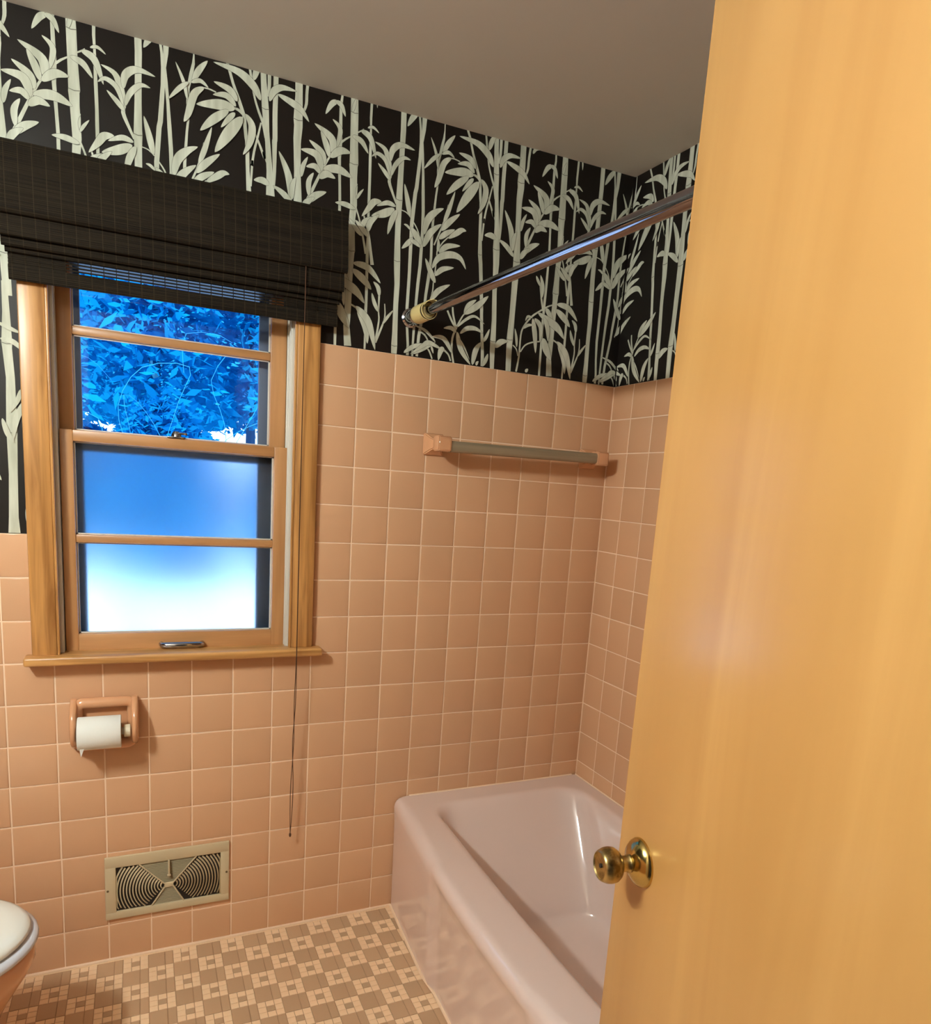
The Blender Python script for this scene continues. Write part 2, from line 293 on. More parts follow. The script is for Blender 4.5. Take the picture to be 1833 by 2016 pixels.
LEAVES = [
[8.1,70,2341,74,2358,80,2376],
[13.2,30,2356,15,2346,-1,2318],
[12.0,24,2355,40,2349,52,2325],
[15.2,95,2303,121,2292,139,2245],
[13.4,72,2285,98,2277,117,2252],
[6.9,113,2314,128,2319,145,2309],
[14.2,183,2206,176,2242,163,2274,134,2286],
[10.9,180,2211,166,2247,143,2259,127,2248],
[11.0,182,2201,167,2217,145,2236],
[16.3,180,2248,185,2278,209,2296,249,2292],
[12.1,183,2212,194,2242,216,2265,238,2265],
[14.2,243,2122,235,2158,223,2202],
[14.5,258,2396,238,2371,224,2346],
[5.2,134,2397,136,2384,137,2368],
[11.7,686,2247,694,2291,673,2311],
[18.9,675,2229,672,2264,626,2289],
[15.4,668,2218,657,2249,643,2276],
[16.6,655,2198,646,2225,613,2247],
[18.7,648,2181,634,2216,592,2220],
[14.0,644,2174,630,2188,607,2182],
[18.2,670,2219,696,2241,724,2242],
[20.4,652,2187,692,2195,730,2183],
[16.7,643,2162,661,2177,685,2171],
[13.1,616,2113,615,2147,627,2172],
[16.6,610,2095,633,2118,662,2133],
[10.9,595,2155,599,2181,611,2206],
[17.0,570,2093,562,2150,537,2202],
[14.5,577,2080,552,2103,524,2118],
[15.4,514,2117,497,2124,476,2120],
[12.9,572,2095,573,2127,581,2151],
[15.2,600,2078,611,2097,631,2113],
[15.8,512,2310,522,2335,543,2349,579,2350],
[16.5,532,2331,568,2321,592,2310,612,2288],
[9.7,616,2372,626,2387,647,2390],
[13.9,473,2347,481,2373,495,2394],
[19.8,490,2306,472,2334,436,2355,378,2360],
[12.9,87,2108,59,2114,31,2113],
[5.1,88,2136,88,2154,90,2167],
[6.9,88,2133,96,2147,108,2163],
[12.5,107,2060,113,2082,137,2099],
[12.4,108,2045,90,2061,70,2082],
[16.5,159,2142,138,2137,123,2117,105,2094],
[12.1,200,2139,176,2143,146,2129],
[20.2,197,2132,167,2114,132,2101],
[15.1,205,2131,191,2102,180,2063],
[17.8,280,2056,264,2077,247,2096],
[12.8,255,2069,240,2052,223,2035],
[11.5,247,2062,263,2058,280,2048],
[6.6,247,2088,236,2097,226,2099],
[19.5,287,2084,296,2123,317,2148,343,2164],
[17.7,287,2052,306,2092,339,2122],
[12.2,345,2126,359,2164,375,2216],
[16.1,339,2105,363,2133,394,2160],
[14.9,333,2082,354,2100,381,2116],
[15.1,362,2089,386,2107,403,2119,417,2119],
[9.5,331,2047,333,2065,331,2083],
[15.0,336,2046,360,2067,401,2076],
[18.7,317,2000,336,2032,373,2047,404,2042,423,2016],
[14.2,327,1982,349,2003,385,2014],
[15.2,329,1963,313,1990,295,2023],
[15.4,316,1911,340,1943,376,1966],
[17.2,741,1972,783,1967,821,1933],
[19.7,739,1956,771,1935,795,1912],
[15.3,702,1953,715,1940,731,1918],
[23.4,676,1936,728,1914,755,1898,777,1873],
[15.4,697,1927,713,1899,719,1858],
[15.2,665,1918,689,1896,690,1851],
[16.6,659,1917,670,1873,678,1817],
[7.2,657,1919,641,1920,633,1906],
[8.7,627,1883,644,1895,662,1898],
[23.4,701,1865,715,1833,736,1802],
[8.6,610,1826,606,1853,599,1879],
[18.4,758,1853,781,1815,790,1768],
[19.9,752,1862,790,1826,813,1754],
[7.8,831,1826,845,1847,862,1869],
[11.8,819,1899,814,1921,800,1934],
[10.8,818,1857,805,1880,797,1904],
[13.5,781,2045,762,2064,742,2081],
[14.6,779,2059,785,2084,809,2108],
[13.2,683,1979,684,2015,674,2046],
[9.2,677,2013,666,2029,659,2041],
[12.4,899,1759,928,1780,963,1792],
[12.5,927,1760,963,1782,995,1801],
[8.2,995,1802,963,1828,925,1839],
[9.8,647,1756,651,1762,656,1767],
[14.4,427,1891,439,1919,463,1939],
[17.8,427,1893,469,1924,502,1956],
[8.4,405,1852,432,1878,461,1892,495,1875],
[13.2,417,1837,438,1854,466,1858,493,1848],
[11.4,404,1838,387,1848,363,1844],
[16.0,407,1840,422,1794,457,1753],
[4.8,414,1824,432,1802,453,1767],
[16.3,463,1754,471,1796,489,1823],
[9.9,495,1825,504,1841,513,1864],
[12.0,496,1754,507,1774,513,1793],
[17.6,536,1814,553,1832,577,1838],
[13.3,395,1778,365,1815,326,1815],
[15.6,369,1788,358,1780,352,1752],
[13.5,356,1786,320,1797,300,1785,264,1758],
[6.6,327,1789,331,1780,335,1769],
[8.2,476,1754,478,1761,483,1767],
[8.2,319,2261,311,2297,293,2336],
[13.6,331,2305,346,2333,365,2358],
[10.4,322,2300,301,2281,277,2252],
[9.5,328,2301,348,2310,367,2300],
[16.6,357,2298,335,2278,321,2232,311,2211],
[15.2,434,2288,416,2309,379,2317],
[14.0,431,2276,409,2294,377,2288],
[22.8,429,2270,392,2270,339,2257],
[18.8,414,2263,379,2234,348,2201],
[12.1,429,2261,415,2245,396,2220],
[25.8,447,2256,414,2211,382,2161],
[17.5,454,2265,470,2241,465,2203,449,2171]]

# ------------------------------------------------------------------ room shell
P = 0.1095                       # wall tile pitch
XR, XL, YF = 9*P, -1.44, -2.0    # right wall, left wall, front wall
PAPER_Y = 0.006                  # wallpaper plane behind the tile faces
def zc(x, y): return 2.3945 + .0225*(x-XR) + .03*y
HX0, HX1, HZ0, HZ1 = -.648, -.062, .89, 1.96    # window hole

def struct(mb, name, m, label, cat, smooth=0):
    o = mb.build(name, m, None, smooth); return tag(o, label, cat, kind='structure')
m = MB()
for a in ((XL-.12, HX0, 0, 2.5), (HX1, XR+.12, 0, 2.5), (HX0, HX1, 0, HZ0), (HX0, HX1, HZ1, 2.5)):
    m.box(a[0], a[1], PAPER_Y, .15, a[2]-.1, a[3])
wall_back = struct(m, 'wall_back', T_PAPER, 'black bamboo papered wall with pink tile below, around the window', 'wall')
wall_right = struct(MB().box(XR+PAPER_Y, XR+.13, -1.6, PAPER_Y, -.1, 2.5), 'wall_right', T_PAPER, 'pink tiled side wall along the bathtub, bamboo paper above', 'wall')
wall_left = struct(MB().box(XL-.13, XL-PAPER_Y, -2.11, PAPER_Y, -.1, 2.5), 'wall_left', T_PAPER, 'wall behind the toilet tank', 'wall')
wall_foot = struct(MB().box(.27, XR+.13, -2.0, -1.47-PAPER_Y, -.1, 2.5), 'wall_foot', T_PAPER, 'wall closing the foot end of the bathtub', 'wall')
m = MB()
for a in ((XL-.13, -.70, -.1, 2.5), (.09, XR+.13, -.1, 2.5), (-.70, .09, 2.07, 2.5)): m.box(a[0], a[1], -2.11, -2.0, a[2], a[3])
wall_front = struct(m, 'wall_front', T_WALLP, 'wall with the doorway behind the viewer', 'wall')
m = MB()
cs = [(x, y) for x in (XL-.13, XR+.13) for y in (-2.0, .15)]
m.add([(x, y, zc(x, y)+d) for d in (0, .12) for x, y in cs], [(0,1,3,2), (4,6,7,5), (0,4,5,1), (2,3,7,6), (0,2,6,4), (1,5,7,3)])
ceiling = struct(m, 'ceiling', T_CEIL, 'plain painted taupe ceiling', 'ceiling')
floor = struct(MB().box(XL-.13, XR+.13, -2.11, .15, -.1, -.0022), 'floor', T_FLOORGROUT, 'small mosaic tiled floor in taupe and peach checks', 'floor')
struct(MB().box(-1.9, 1.4, -3.4, -2.11, -.1, 0), 'floor_hall', T_WALLP, 'hall floor behind the doorway', 'floor')
struct(MB().box(-1.9, 1.4, -3.4, -2.0, 2.42, 2.54), 'ceiling_hall', T_CEIL, 'hall ceiling behind the doorway', 'ceiling')
struct(MB().box(-2.0, 1.5, -3.5, -3.4, -.1, 2.54), 'wall_hall_back', T_WALLP, 'hall wall facing the doorway', 'wall')
struct(MB().box(-2.0, -1.9, -3.4, -2.0, -.1, 2.54), 'wall_hall_left', T_WALLP, 'left end wall of the hall', 'wall')
struct(MB().box(1.4, 1.5, -3.4, -2.0, -.1, 2.54), 'wall_hall_right', T_WALLP, 'right end wall of the hall', 'wall')
m = MB().box(-.70, -.68, -2.115, -1.985, 0, 2.07, .003).box(.07, .09, -2.115, -1.985, 0, 2.07, .003).box(-.68, .07, -2.115, -1.985, 2.05, 2.07, .003)
struct(m, 'trim_1', T_OAK, 'oak jamb lining of the doorway', 'trim', 40)

# ---- wall tiles: one mesh, cushioned edges, shared by every tile (face towards -Y)
def tile_mesh(w, h, name='tile', d=.0065, c=.0026, mt=T_TILE):
    a, b = w/2, h/2; vs = []; 
    for (i, y) in ((0, d), (0, .0016), (c*.35, .0005), (c, 0)):
        vs += [(-a+i, y, -b+i), (a-i, y, -b+i), (a-i, y, b-i), (-a+i, y, b-i)]
    fs = [tuple(r*4+k for k in ()) for r in ()]
    for r in range(3):
        for k in range(4): fs.append((r*4+k, r*4+(k+1) % 4, r*4+4+(k+1) % 4, r*4+4+k))
    fs.append((12, 13, 14, 15))
    mb = MB().add(vs, fs); me = bpy.data.meshes.new(name); me.from_pydata(mb.v, [], mb.f); me.materials.append(mt)
    bm = bmesh.new(); bm.from_mesh(me); bmesh.ops.recalc_face_normals(bm, faces=bm.faces[:])
    if sum(f.normal.y for f in bm.faces if len(f.verts) == 4 and abs(f.normal.y) > .99) > 0: bmesh.ops.reverse_faces(bm, faces=bm.faces[:])
    bm.to_mesh(me); bm.free()
    me.polygons.foreach_set('use_smooth', [True]*len(me.polygons)); me.set_sharp_from_angle(angle=R(50)); return me
J = .0030
TM = tile_mesh(P-J, P-J)
def put(me, name, parent, loc, rot=(0, 0, 0)):
    o = bpy.data.objects.new(name, me); COL.objects.link(o); o.parent = parent; o.location = loc; o.rotation_euler = rot; return o
for c in range(-13, 9):
    for r in range(16):
        z = (15.5-r)*P; x = (c+.5)*P
        if c < 0 and r < 5: continue
        if -7 < c < 0 and r < 8: continue
        if c >= 3 and r >= 13: continue
        if c == -13: continue
        put(TM, 'tile', wall_back, (x, random.uniform(-.0003, .0003), z), (random.uniform(-.004, .004), 0, random.uniform(-.004, .004)))
D1 = .1045
TM1 = tile_mesh(D1-J, P-J, 'tile_cut')
for n in range(14):
    for r in range(13):
        y = -D1/2 if n == 0 else -(D1+(n-.5)*P)
        if y < -1.47: continue
        put(TM1 if n == 0 else TM, 'tile', wall_right, (XR+random.uniform(-.0003, .0003), y, (15.5-r)*P), (random.uniform(-.004, .004), 0, -math.pi/2+random.uniform(-.004, .004)))
# grout beds behind the tiles
bed = MB().box(XL, -.648, .0014, PAPER_Y+.001, 0, 11*P-.001).box(-.648, 0, .0014, PAPER_Y+.001, 0, 8*P).box(0, XR+.004, .0014, PAPER_Y+.001, 0, 16*P-.001)
part(bed, 'grout_bed', T_GROUT, wall_back, 0)
part(MB().box(XR+.0014, XR+PAPER_Y+.001, -1.47, .004, 0, 16*P-.001), 'grout_bed', T_GROUT, wall_right, 0)
def field(wall, name, fn, nx, nz, sx=P):
    mb = MB(); t = [tuple(v.co) for v in TM.vertices]; f = [tuple(p.vertices) for p in TM.polygons]
    for i in range(nx):
        for k in range(nz):
            mb.add([fn(v[0]+(i+.5)*P, v[1], v[2]+(k+.5)*P) for v in t], f)
    o = part(mb, name, T_TILE, wall, 50); o['kind'] = 'stuff'
field(wall_left, 'tile_field', lambda u, d, z: (XL-d, -u, z), 18, 11)
part(MB().box(XL-PAPER_Y-.001, XL-.0014, -2.0, 0, 0, 11*P), 'grout_bed', T_GROUT, wall_left, 0)
field(wall_foot, 'tile_field', lambda u, d, z: (XR-u, -1.47-d, z), 6, 16)
part(MB().box(.30, XR, -1.47-PAPER_Y-.001, -1.4714, 0, 16*P), 'grout_bed', T_GROUT, wall_foot, 0)
# cove of grout where tile meets floor
part(MB().box(XL, .29, -.006, .002, -.002, .006, .002), 'grout_joint', T_GROUT, wall_back, 40)

# ---- bamboo print of the wallpaper
def catmull(pts, n):
    out = []; k = len(pts)
    for i in range(k-1):
        p0, p1, p2, p3 = pts[max(i-1, 0)], pts[i], pts[i+1], pts[min(i+2, k-1)]
        for s in range(n):
            t = s/n
            out.append(tuple(.5*(2*b+(c-a)*t+(2*a-5*b+4*c-d)*t*t+(3*b-a-3*c+d)*t*t*t) for a, b, c, d in zip(p0, p1, p2, p3)))
    out.append(tuple(pts[-1])); return out
def ribbon(pts):                  # pts: (u, z, halfwidth) -> list of quads in (u, z)
    L = []; Rr = []
    for i, p in enumerate(pts):
        a, b = pts[max(i-1, 0)], pts[min(i+1, len(pts)-1)]
        du, dz = b[0]-a[0], b[1]-a[1]; l = math.hypot(du, dz) or 1
        nx, nz = -dz/l, du/l
        L.append((p[0]+nx*p[2], p[1]+nz*p[2])); Rr.append((p[0]-nx*p[2], p[1]-nz*p[2]))
    return [(L[i], Rr[i], Rr[i+1], L[i+1]) for i in range(len(pts)-1)]
UNIT = []; RINGS = []; STRIP = []; EDGES = []; LAY = [0]
def lay(quads):
    LAY[0] += 1; return [(q, LAY[0]*11e-6) for q in quads]
for i, s in enumerate(STALKS):
    p = [(s[j]/1e3, s[j+1]/1e3, s[j+2]/2e3) for j in range(0, len(s), 3)]
    if len(p) > 8 or i == len(STALKS)-1:
        while True:
            k = next((k for k in range(1, len(p)) if p[k][1] > p[k-1][1]-.003), None)
            if k is None: break
            p.pop(k)
        q = lay(ribbon(p))
    else: q = lay(ribbon(catmull(p, 3)))
    if i == len(STALKS)-1: STRIP += q
    else: UNIT += q
    for j in range(1, len(p)-1):
        if p[j][2] > p[j-1][2]*1.04 and p[j][2] >= p[j+1][2] and p[j][2] > .006:
            w = p[j][2]*1.04; u, z = p[j][0], p[j][1]
            rg = [((u-w, z+.0008), (u-w, z-.0008), (u, z-.0032), (u, z-.0014)), ((u, z-.0014), (u, z-.0032), (u+w, z-.0008), (u+w, z+.0008))]
            if i == len(STALKS)-1: STRIP += []
            RINGS += lay(rg)
for l in LEAVES:
    w = l[0]/2e3; p = catmull([(l[j]/1e3, l[j+1]/1e3) for j in range(1, len(l), 2)], 8 if len(l) < 8 else 6)
    k = len(p)-1
    q = []
    for i, (u, z) in enumerate(p):
        t = i/k; ww = w*max(.0, math.sin(math.pi*t**.85))**.85 + (.06*w*(1-t))
        q.append((u, z, ww))
    EDGES += lay(ribbon([(u, z, h+.0006) for u, z, h in q])); UNIT += lay(ribbon(q))
PERIOD = .655
def print_mesh(quads, umin, umax, fn, hole, name, m, parent, ks=range(-3, 5)):
    mb = MB()
    for k in ks:
        for q, e in quads:
            us = [u+k*PERIOD for u, z in q]
            if max(us) <= umin or min(us) >= umax: continue
            cu = sum(us)/4; cz = sum(z for u, z in q)/4
            if hole and HX0-.01 < cu < HX1+.01 and cz < HZ1+.02: continue
            n = len(mb.v)
            mb.v += [fn(min(max(u, umin), umax), z, e) for u, (_, z) in zip(us, q)]; mb.f.append((n, n+1, n+2, n+3))
    me = bpy.data.meshes.new(name); me.from_pydata(mb.v, [], mb.f); me.materials.append(m)
    o = bpy.data.objects.new(name, me); COL.objects.link(o); o.parent = parent; o['kind'] = 'stuff'; return o
fb = lambda e: (lambda u, z, d: (u, PAPER_Y-e-d, z))
fr = lambda e: (lambda u, z, d: (XR+PAPER_Y-e-d, -(u-XR), z))
print_mesh(UNIT, XL, XR, fb(.0003), True, 'bamboo_print', T_PRINT, wall_back)
print_mesh(EDGES, XL, XR, fb(.0003), True, 'bamboo_outline', T_EDGE, wall_back)
print_mesh(EDGES, XR, XR+1.47, fr(.0003), False, 'bamboo_outline', T_EDGE, wall_right)
print_mesh(RINGS, XL, XR, fb(.0012), True, 'bamboo_rings', T_PRINT2, wall_back)
print_mesh(STRIP, XL, XR, fb(.0003), False, 'bamboo_print', T_PRINT, wall_back, ks=(0,))
print_mesh(UNIT, XR, XR+1.47, fr(.0003), False, 'bamboo_print', T_PRINT, wall_right)
print_mesh(RINGS, XR, XR+1.47, fr(.0012), False, 'bamboo_rings', T_PRINT2, wall_right)
# leaves of the stalk left of the window
sl = []
for w, pts in ((12, ((-742, 1655), (-715, 1650), (-690, 1627))), (10, ((-745, 1690), (-722, 1680), (-700, 1672))), (10, ((-705, 1545), (-712, 1520), (-728, 1490))), (12, ((-745, 1475), (-735, 1440), (-722, 1420))), (14, ((-690, 1530), (-715, 1480), (-725, 1425))), (12, ((-694, 1215), (-700, 1240), (-704, 1268))), (16, ((-770, 1500), (-790, 1450), (-800, 1390))), (14, ((-752, 1330), (-785, 1380), (-820, 1390)))):
    p = catmull([(a/1e3, b/1e3) for a, b in pts], 8); k = len(p)-1
    sl += lay(ribbon([(u, z, w/2e3*max(0, math.sin(math.pi*(i/k)**.85))**.85) for i, (u, z) in enumerate(p)]))
for u0, w in ((-.86, .016), (-.93, .008), (-1.02, .019), (-1.13, .009), (-1.2, .02), (-1.3, .012)):
    sl += lay(ribbon(catmull([(u0, 1.80, w/2), (u0+.004, 1.6, w/2*1.15), (u0+.003, 1.4, w/2*.95), (u0, 1.2, w/2*1.1)], 4)))
print_mesh(sl, XL, XR, fb(.0003), False, 'bamboo_print', T_PRINT, wall_back, ks=(0,))

# ------------------------------------------------------------------ mosaic floor
BX, BY = .0650, .0602; FX, FY = -.2525, -.0095
def floor_piece(w, h, m, name):
    a, b, c = w/2, h/2, .0013
    vs = [(-a, -b, -.003), (a, -b, -.003), (a, b, -.003), (-a, b, -.003), (-a, -b, -.0007), (a, -b, -.0007), (a, b, -.0007), (-a, b, -.0007), (-a+c, -b+c, 0), (a-c, -b+c, 0), (a-c, b-c, 0), (-a+c, b-c, 0)]
    fs = [(r*4+k, r*4+(k+1) % 4, r*4+4+(k+1) % 4, r*4+4+k) for r in range(2) for k in range(4)]+[(8, 9, 10, 11)]
    return MB().add(vs, fs).mesh(name, m, 0), vs, fs
g = .0014
SM = floor_piece(BX/3-g, BY/3-g, T_PEACH, 'mosaic_chip'); SMT = floor_piece(BX/3-g, BY/3-g, T_TAUPE, 'mosaic_chip_dark')
TA = floor_piece(BX*2/3-g, BY-g, T_TAUPE, 'mosaic_tile'); TB = floor_piece(BX/3-g, BY-g, T_TAUPE, 'mosaic_strip')
restL, restT = MB(), MB()
light = []; taupe = []
for i in range(-18, 20):
    for j in range(0, 34):
        x0, y1 = FX+i*BX, FY-j*BY
        if x0 < XL-.02 or x0+BX > XR+.05 or y1-BY < -2.02: continue
        (light if (i+j) % 2 == 0 else taupe).append((x0, y1, j))
def near(b): return math.hypot(b[0]+BX/2-CAM.x, b[1]-CAM.y)
def inview(b): return b[1] > -.66 and -.95 < b[0] < .29
lv = sorted([b for b in light if inview(b)], key=near)[:33]
tv = sorted([b for b in taupe if inview(b)], key=near)[:148]
def pieces(b, L):
    x0, y1, j = b
    if L:
        for a in range(3):
            for c in range(3): yield (x0+(a+.5)*BX/3, y1-(c+.5)*BY/3, SMT if (a == 1 and c == 1) else SM)
    else:
        yield (x0+BX/3, y1-BY/2, TA); yield (x0+BX*5/6, y1-BY/2, TB)
for blocks, L, top in ((light, True, set(lv)), (taupe, False, set(tv))):
    for b in blocks:
        for (x, y, pm) in pieces(b, L):
            if x < XL or x > XR or (x > .30 and y > -1.46): continue
            if b in top: put(pm[0], pm[0].name.split('.')[0], floor, (x, y, random.uniform(-.0002, .0003)))
            else: (restL if pm is SM else restT).add([(x+v[0], y+v[1], v[2]) for v in pm[1]], pm[2])
o = restL.build('mosaic_rest_peach', T_PEACH, floor, 0); o['kind'] = 'stuff'
o = restT.build('mosaic_rest_taupe', T_TAUPE, floor, 0); o['kind'] = 'stuff'
o = part(MB().box(XL, .285, FY+.001, .003, -.003, -.0003), 'grout_strip', T_PEACH, floor, 0)

# ------------------------------------------------------------------ bathtub
def rrloop(x0, x1, y0, y1, r, z, bow=0, rec=0, soft=0, ns=44, nc=8):
    # starts at front-left going along -Y; left side (apron) first
    pts = []
    def side(a, b, n, left=False):
        for k in range(n):
            t = k/n; x = a[0]+(b[0]-a[0])*t; y = a[1]+(b[1]-a[1])*t
            if left: x -= bow*math.sin(math.pi*t)
            if left:
                w = min(1, max(0, (-.41-y)/.02)); w2 = min(1, max(0, (y+.96)/.02)); w = min(w, w2); w = w*w*(3-2*w)
                x += rec*w + soft*(1-w)*min(1, t/.06, (1-t)/.06)
            pts.append((x, y, z))
    def corner(cx, cy, a0):
        for k in range(nc):
            a = a0+math.pi/2*k/nc; pts.append((cx+r*math.cos(a), cy+r*math.sin(a), z))
    side((x0, y1-r), (x0, y0+r), ns, True); corner(x0+r, y0+r, math.pi)
    side((x0+r, y0), (x1-r, y0), 12); corner(x1-r, y0+r, -math.pi/2)
    side((x1, y0+r), (x1, y1-r), ns); corner(x1-r, y1-r, 0)
    side((x1-r, y1), (x0+r, y1), 12); corner(x0+r, y1-r, math.pi/2)
    return pts
tub = thing('bathtub', 'glossy pink enamel bathtub with apron along the tiled side wall', 'bathtub', (.62, -.73, 0))
y0, y1, x1 = -1.466, -.003, .981
loops = []
for z, x, bow, rec, soft, r in ((.001, .290, .034, .010, 0, .004), (.30, .287, .042, .010, 0, .004), (.340, .284, .045, .005, .001, .005), (.358, .283, .046, .0, .004, .006), (.369, .285, .046, 0, .007, .008), (.377, .289, .046, 0, .009, .01), (.383, .296, .046, 0, .010, .012), (.3855, .306, .046, 0, .010, .014), (.3858, .314, .045, 0, .008, .014), (.3858, .322, .043, 0, .006, .014)):
    loops.append(rrloop(x, x1, y0, y1, r, z, bow, rec, soft))
ix0, ix1, iy0, iy1 = .374, .925, -1.40, -.085
def inner(dx0, dx1, dy0, dy1, r, z, bow=.012): return rrloop(ix0+dx0, ix1-dx1, iy0+dy0, iy1-dy1, r, z, bow)
loops.append(inner(-.014, -.014, -.014, -.014, .08, .3858)); loops.append(inner(-.005, -.005, -.005, -.005, .085, .3856)); loops.append(inner(0, 0, 0, 0, .085, .3842)); loops.append(inner(.007, .007, .007, .008, .083, .380)); loops.append(inner(.013, .013, .014, .018, .082, .368))
for k in range(1, 9):
    t = k/8; z = .368-(.368-.085)*t
    loops.append(inner(.013+.045*t, .013+.04*t, 0.014+.06*t, .018+.215*t, .085+.015*t, z, .012*(1-t)))
for k in range(1, 6):
    a = math.pi/2*k/5; z = .085-.045*math.sin(a); d = .07*(1-math.cos(a))
    loops.append(inner(.058+d, .053+d, 0.074+d, .233+d, .100, z, 0))
m = MB().loft(loops, cap1=True)
part(m, 'basin', T_TUB, tub, 45)
ft = MB().tube([(.288-.034*math.sin(math.pi*k/20)+(.010 if .41 < 1.46*k/20 < .96 else 0), -1.46*k/20-.004, .003) for k in range(21)], .0045, 6)
part(ft, 'caulk_line', T_GROUT, tub)
part(MB().tube([(.335+k*.03, -.0025, .386) for k in range(22)], .003, 6).tube([(XR-.004, -.004-k*.1, .386) for k in range(15)], .003, 6), 'caulk_bead', T_GROUT, tub)
part(MB().lathe([(.03, 0), (.03, .004), (.024, .006), (0, .006)], 24, (.65, -1.2, .040)), 'drain', T_CHROME, tub)

# ------------------------------------------------------------------ shower rod
rod = thing('shower_rod', 'dark chrome shower curtain rod spanning above the bathtub', 'rod', (.255, 0, 1.853))
rp = lambda y: Vector((.255-.077*y, y, 1.853))
part(MB().tube([rp(-.03), rp(-.80)], .0132, 20), 'inner_tube', T_ROD, rod)
part(MB().tube([rp(-.78), rp(-1.46)], .0152, 20), 'outer_tube', T_ROD, rod)
ax_ = (rp(-1)-rp(0)).normalized()
part(MB().lathe([(.026, .001), (.026, .006), (.021, .010), (.0225, .018), (.022, .034), (.017, .044), (.014, .05)], 24, rp(0), ax_), 'wall_flange', T_CHROME, rod)
part(MB().lathe([(.026, .001), (.026, .006), (.018, .012), (.016, .02)], 24, rp(-1.468), -ax_), 'wall_flange', T_CHROME, rod)
sl_ = MB().lathe([(.0215, .055), (.0238, .058), (.0242, .07), (.0236, .118), (.0215, .118), (.0215, .058)], 32, rp(0), ax_)
part(sl_, 'plastic_sleeve', T_IVORY, rod)
part(MB().lathe([(.0222, .118), (.0222, .128), (.0195, .128), (.0195, .118)], 32, rp(0), ax_), 'dark_groove', T_DARK, rod)
part(MB().lathe([(.0236, .127), (.0236, .132), (.0222, .132), (.0222, .127), (.0236, .127)], 32, rp(0), ax_), 'broken_ring', T_IVORY, rod)
# torn lower lip of the sleeve
q = Vector((0, 0, 1)).rotation_difference(ax_); lip = MB(); n = 16; vs = []; fs = []
for (rr, e) in ((.0236, 0), (.0216, 0)):
    for h in (.127, .150):
        for k in range(n+1):
            a = math.pi*(.60+.80*k/n)
            hh = h if h < .13 else .137+.016*math.sin(math.pi*k/n)+(.004 if k % 3 == 0 else 0)
            # angle measured so the lip hangs on the underside
            vv = q @ Vector((rr*math.cos(a-math.pi/2), rr*math.sin(a-math.pi/2), hh)); vs.append(rp(0)+vv)
for k in range(n):
    fs += [(k, k+1, n+1+k+1, n+1+k), (2*(n+1)+k, 3*(n+1)+k, 3*(n+1)+k+1, 2*(n+1)+k+1), (n+1+k, n+1+k+1, 3*(n+1)+k+1, 3*(n+1)+k)]
part(MB().add(vs, fs), 'torn_lip', T_IVORY, rod)

# ------------------------------------------------------------------ towel bar
tb = thing('towel_bar', 'grey plastic towel bar between two square peach ceramic posts above the tub', 'towel bar', (.625, 0, 1.508))
def post(cx):
    L = []
    for (w, y) in ((.032, .0), (.032, -.006), (.027, -.012), (.018, -.026), (.0140, -.038), (.0150, -.046), (.0205, -.054), (.0215, -.060), (.0215, -.094), (.0195, -.097)):
        L.append([(cx+sx*w, y, 1.509+sz*w) for sx, sz in ((-1, -1), (1, -1), (1, 1), (-1, 1))])
    bm = MB().loft(L, True, True)
    me = bm.mesh('post', T_CERAMIC, 30); b = bmesh.new(); b.from_mesh(me)
    bmesh.ops.bevel(b, geom=[e for e in b.edges if abs(e.verts[0].co.y-e.verts[1].co.y) > .0005 or e.calc_length() > .03], offset=.0028, segments=2, affect='EDGES')
    b.to_mesh(me); b.free(); me.polygons.foreach_set('use_smooth', [True]*len(me.polygons)); me.set_sharp_from_angle(angle=R(40))
    me.transform(Matrix.Translation(-Vector(tb.location)))
    o = bpy.data.objects.new('post', me); COL.objects.link(o); o.parent = tb
post(.349); post(.903)
bar = MB()
L = []
for x, dz in ((.371, -.003), (.881, .003)):
    L.append([(x, -.077+.0165*math.copysign(abs(math.cos(a))**.55, math.cos(a)), 1.506+dz+.0165*math.copysign(abs(math.sin(a))**.55, math.sin(a))) for a in [2*math.pi*k/24 for k in range(24)]])
part(bar.loft(L, True, True), 'bar', T_BAR, tb, 50)

# ------------------------------------------------------------------ window
win = thing('window_1', 'oak trimmed double hung window with frosted lower sash above the paper holder', 'window', (-.355, 0, .89), kind='structure')
part(MB().box(-.703, -.647, -.018, PAPER_Y, .900, 2.02, .004, 2), 'casing', T_OAK, win)
part(MB().box(-.063, -.001, -.018, PAPER_Y, .900, 2.02, .004, 2), 'casing', T_OAK, win)
part(MB().box(-.6465, -.0635, -.018, PAPER_Y, 1.958, 2.02, .004, 2), 'casing_head', T_OAKH, win)
part(MB().box(-.7195, .024, -.046, .034, .878, .9005, .006, 3), 'stool', T_OAKH, win)
part(MB().box(-.070, -.0625, -.0185, -.010, .9005, 2.0, .002).box(-.6475, -.641, -.0185, -.010, .9005, 2.0, .002), 'casing_bead', T_OAK, win)
part(MB().box(-.66, -.645, .004, .15, .88, 1.97).box(-.065, -.05, .004, .15, .88, 1.97).box(-.65, -.06, .004, .15, 1.955, 1.97).box(-.65, -.06, .034, .19, .865, .890), 'jamb', T_SASH, win)
for xx, s in ((-.645, 1), (-.065, -1)):
    tr = MB()
    a, b = sorted((xx, xx+s*.007)); tr.box(a, b, .006, .115, .893, 1.955)
    for yy in (.008, .026, .0575, .092):
        a, b = sorted((xx, xx+s*.0115)); tr.box(a, b, yy, yy+.0045, .893, 1.955, .001)
    part(tr, 'vinyl_track', T_TRACK, win)
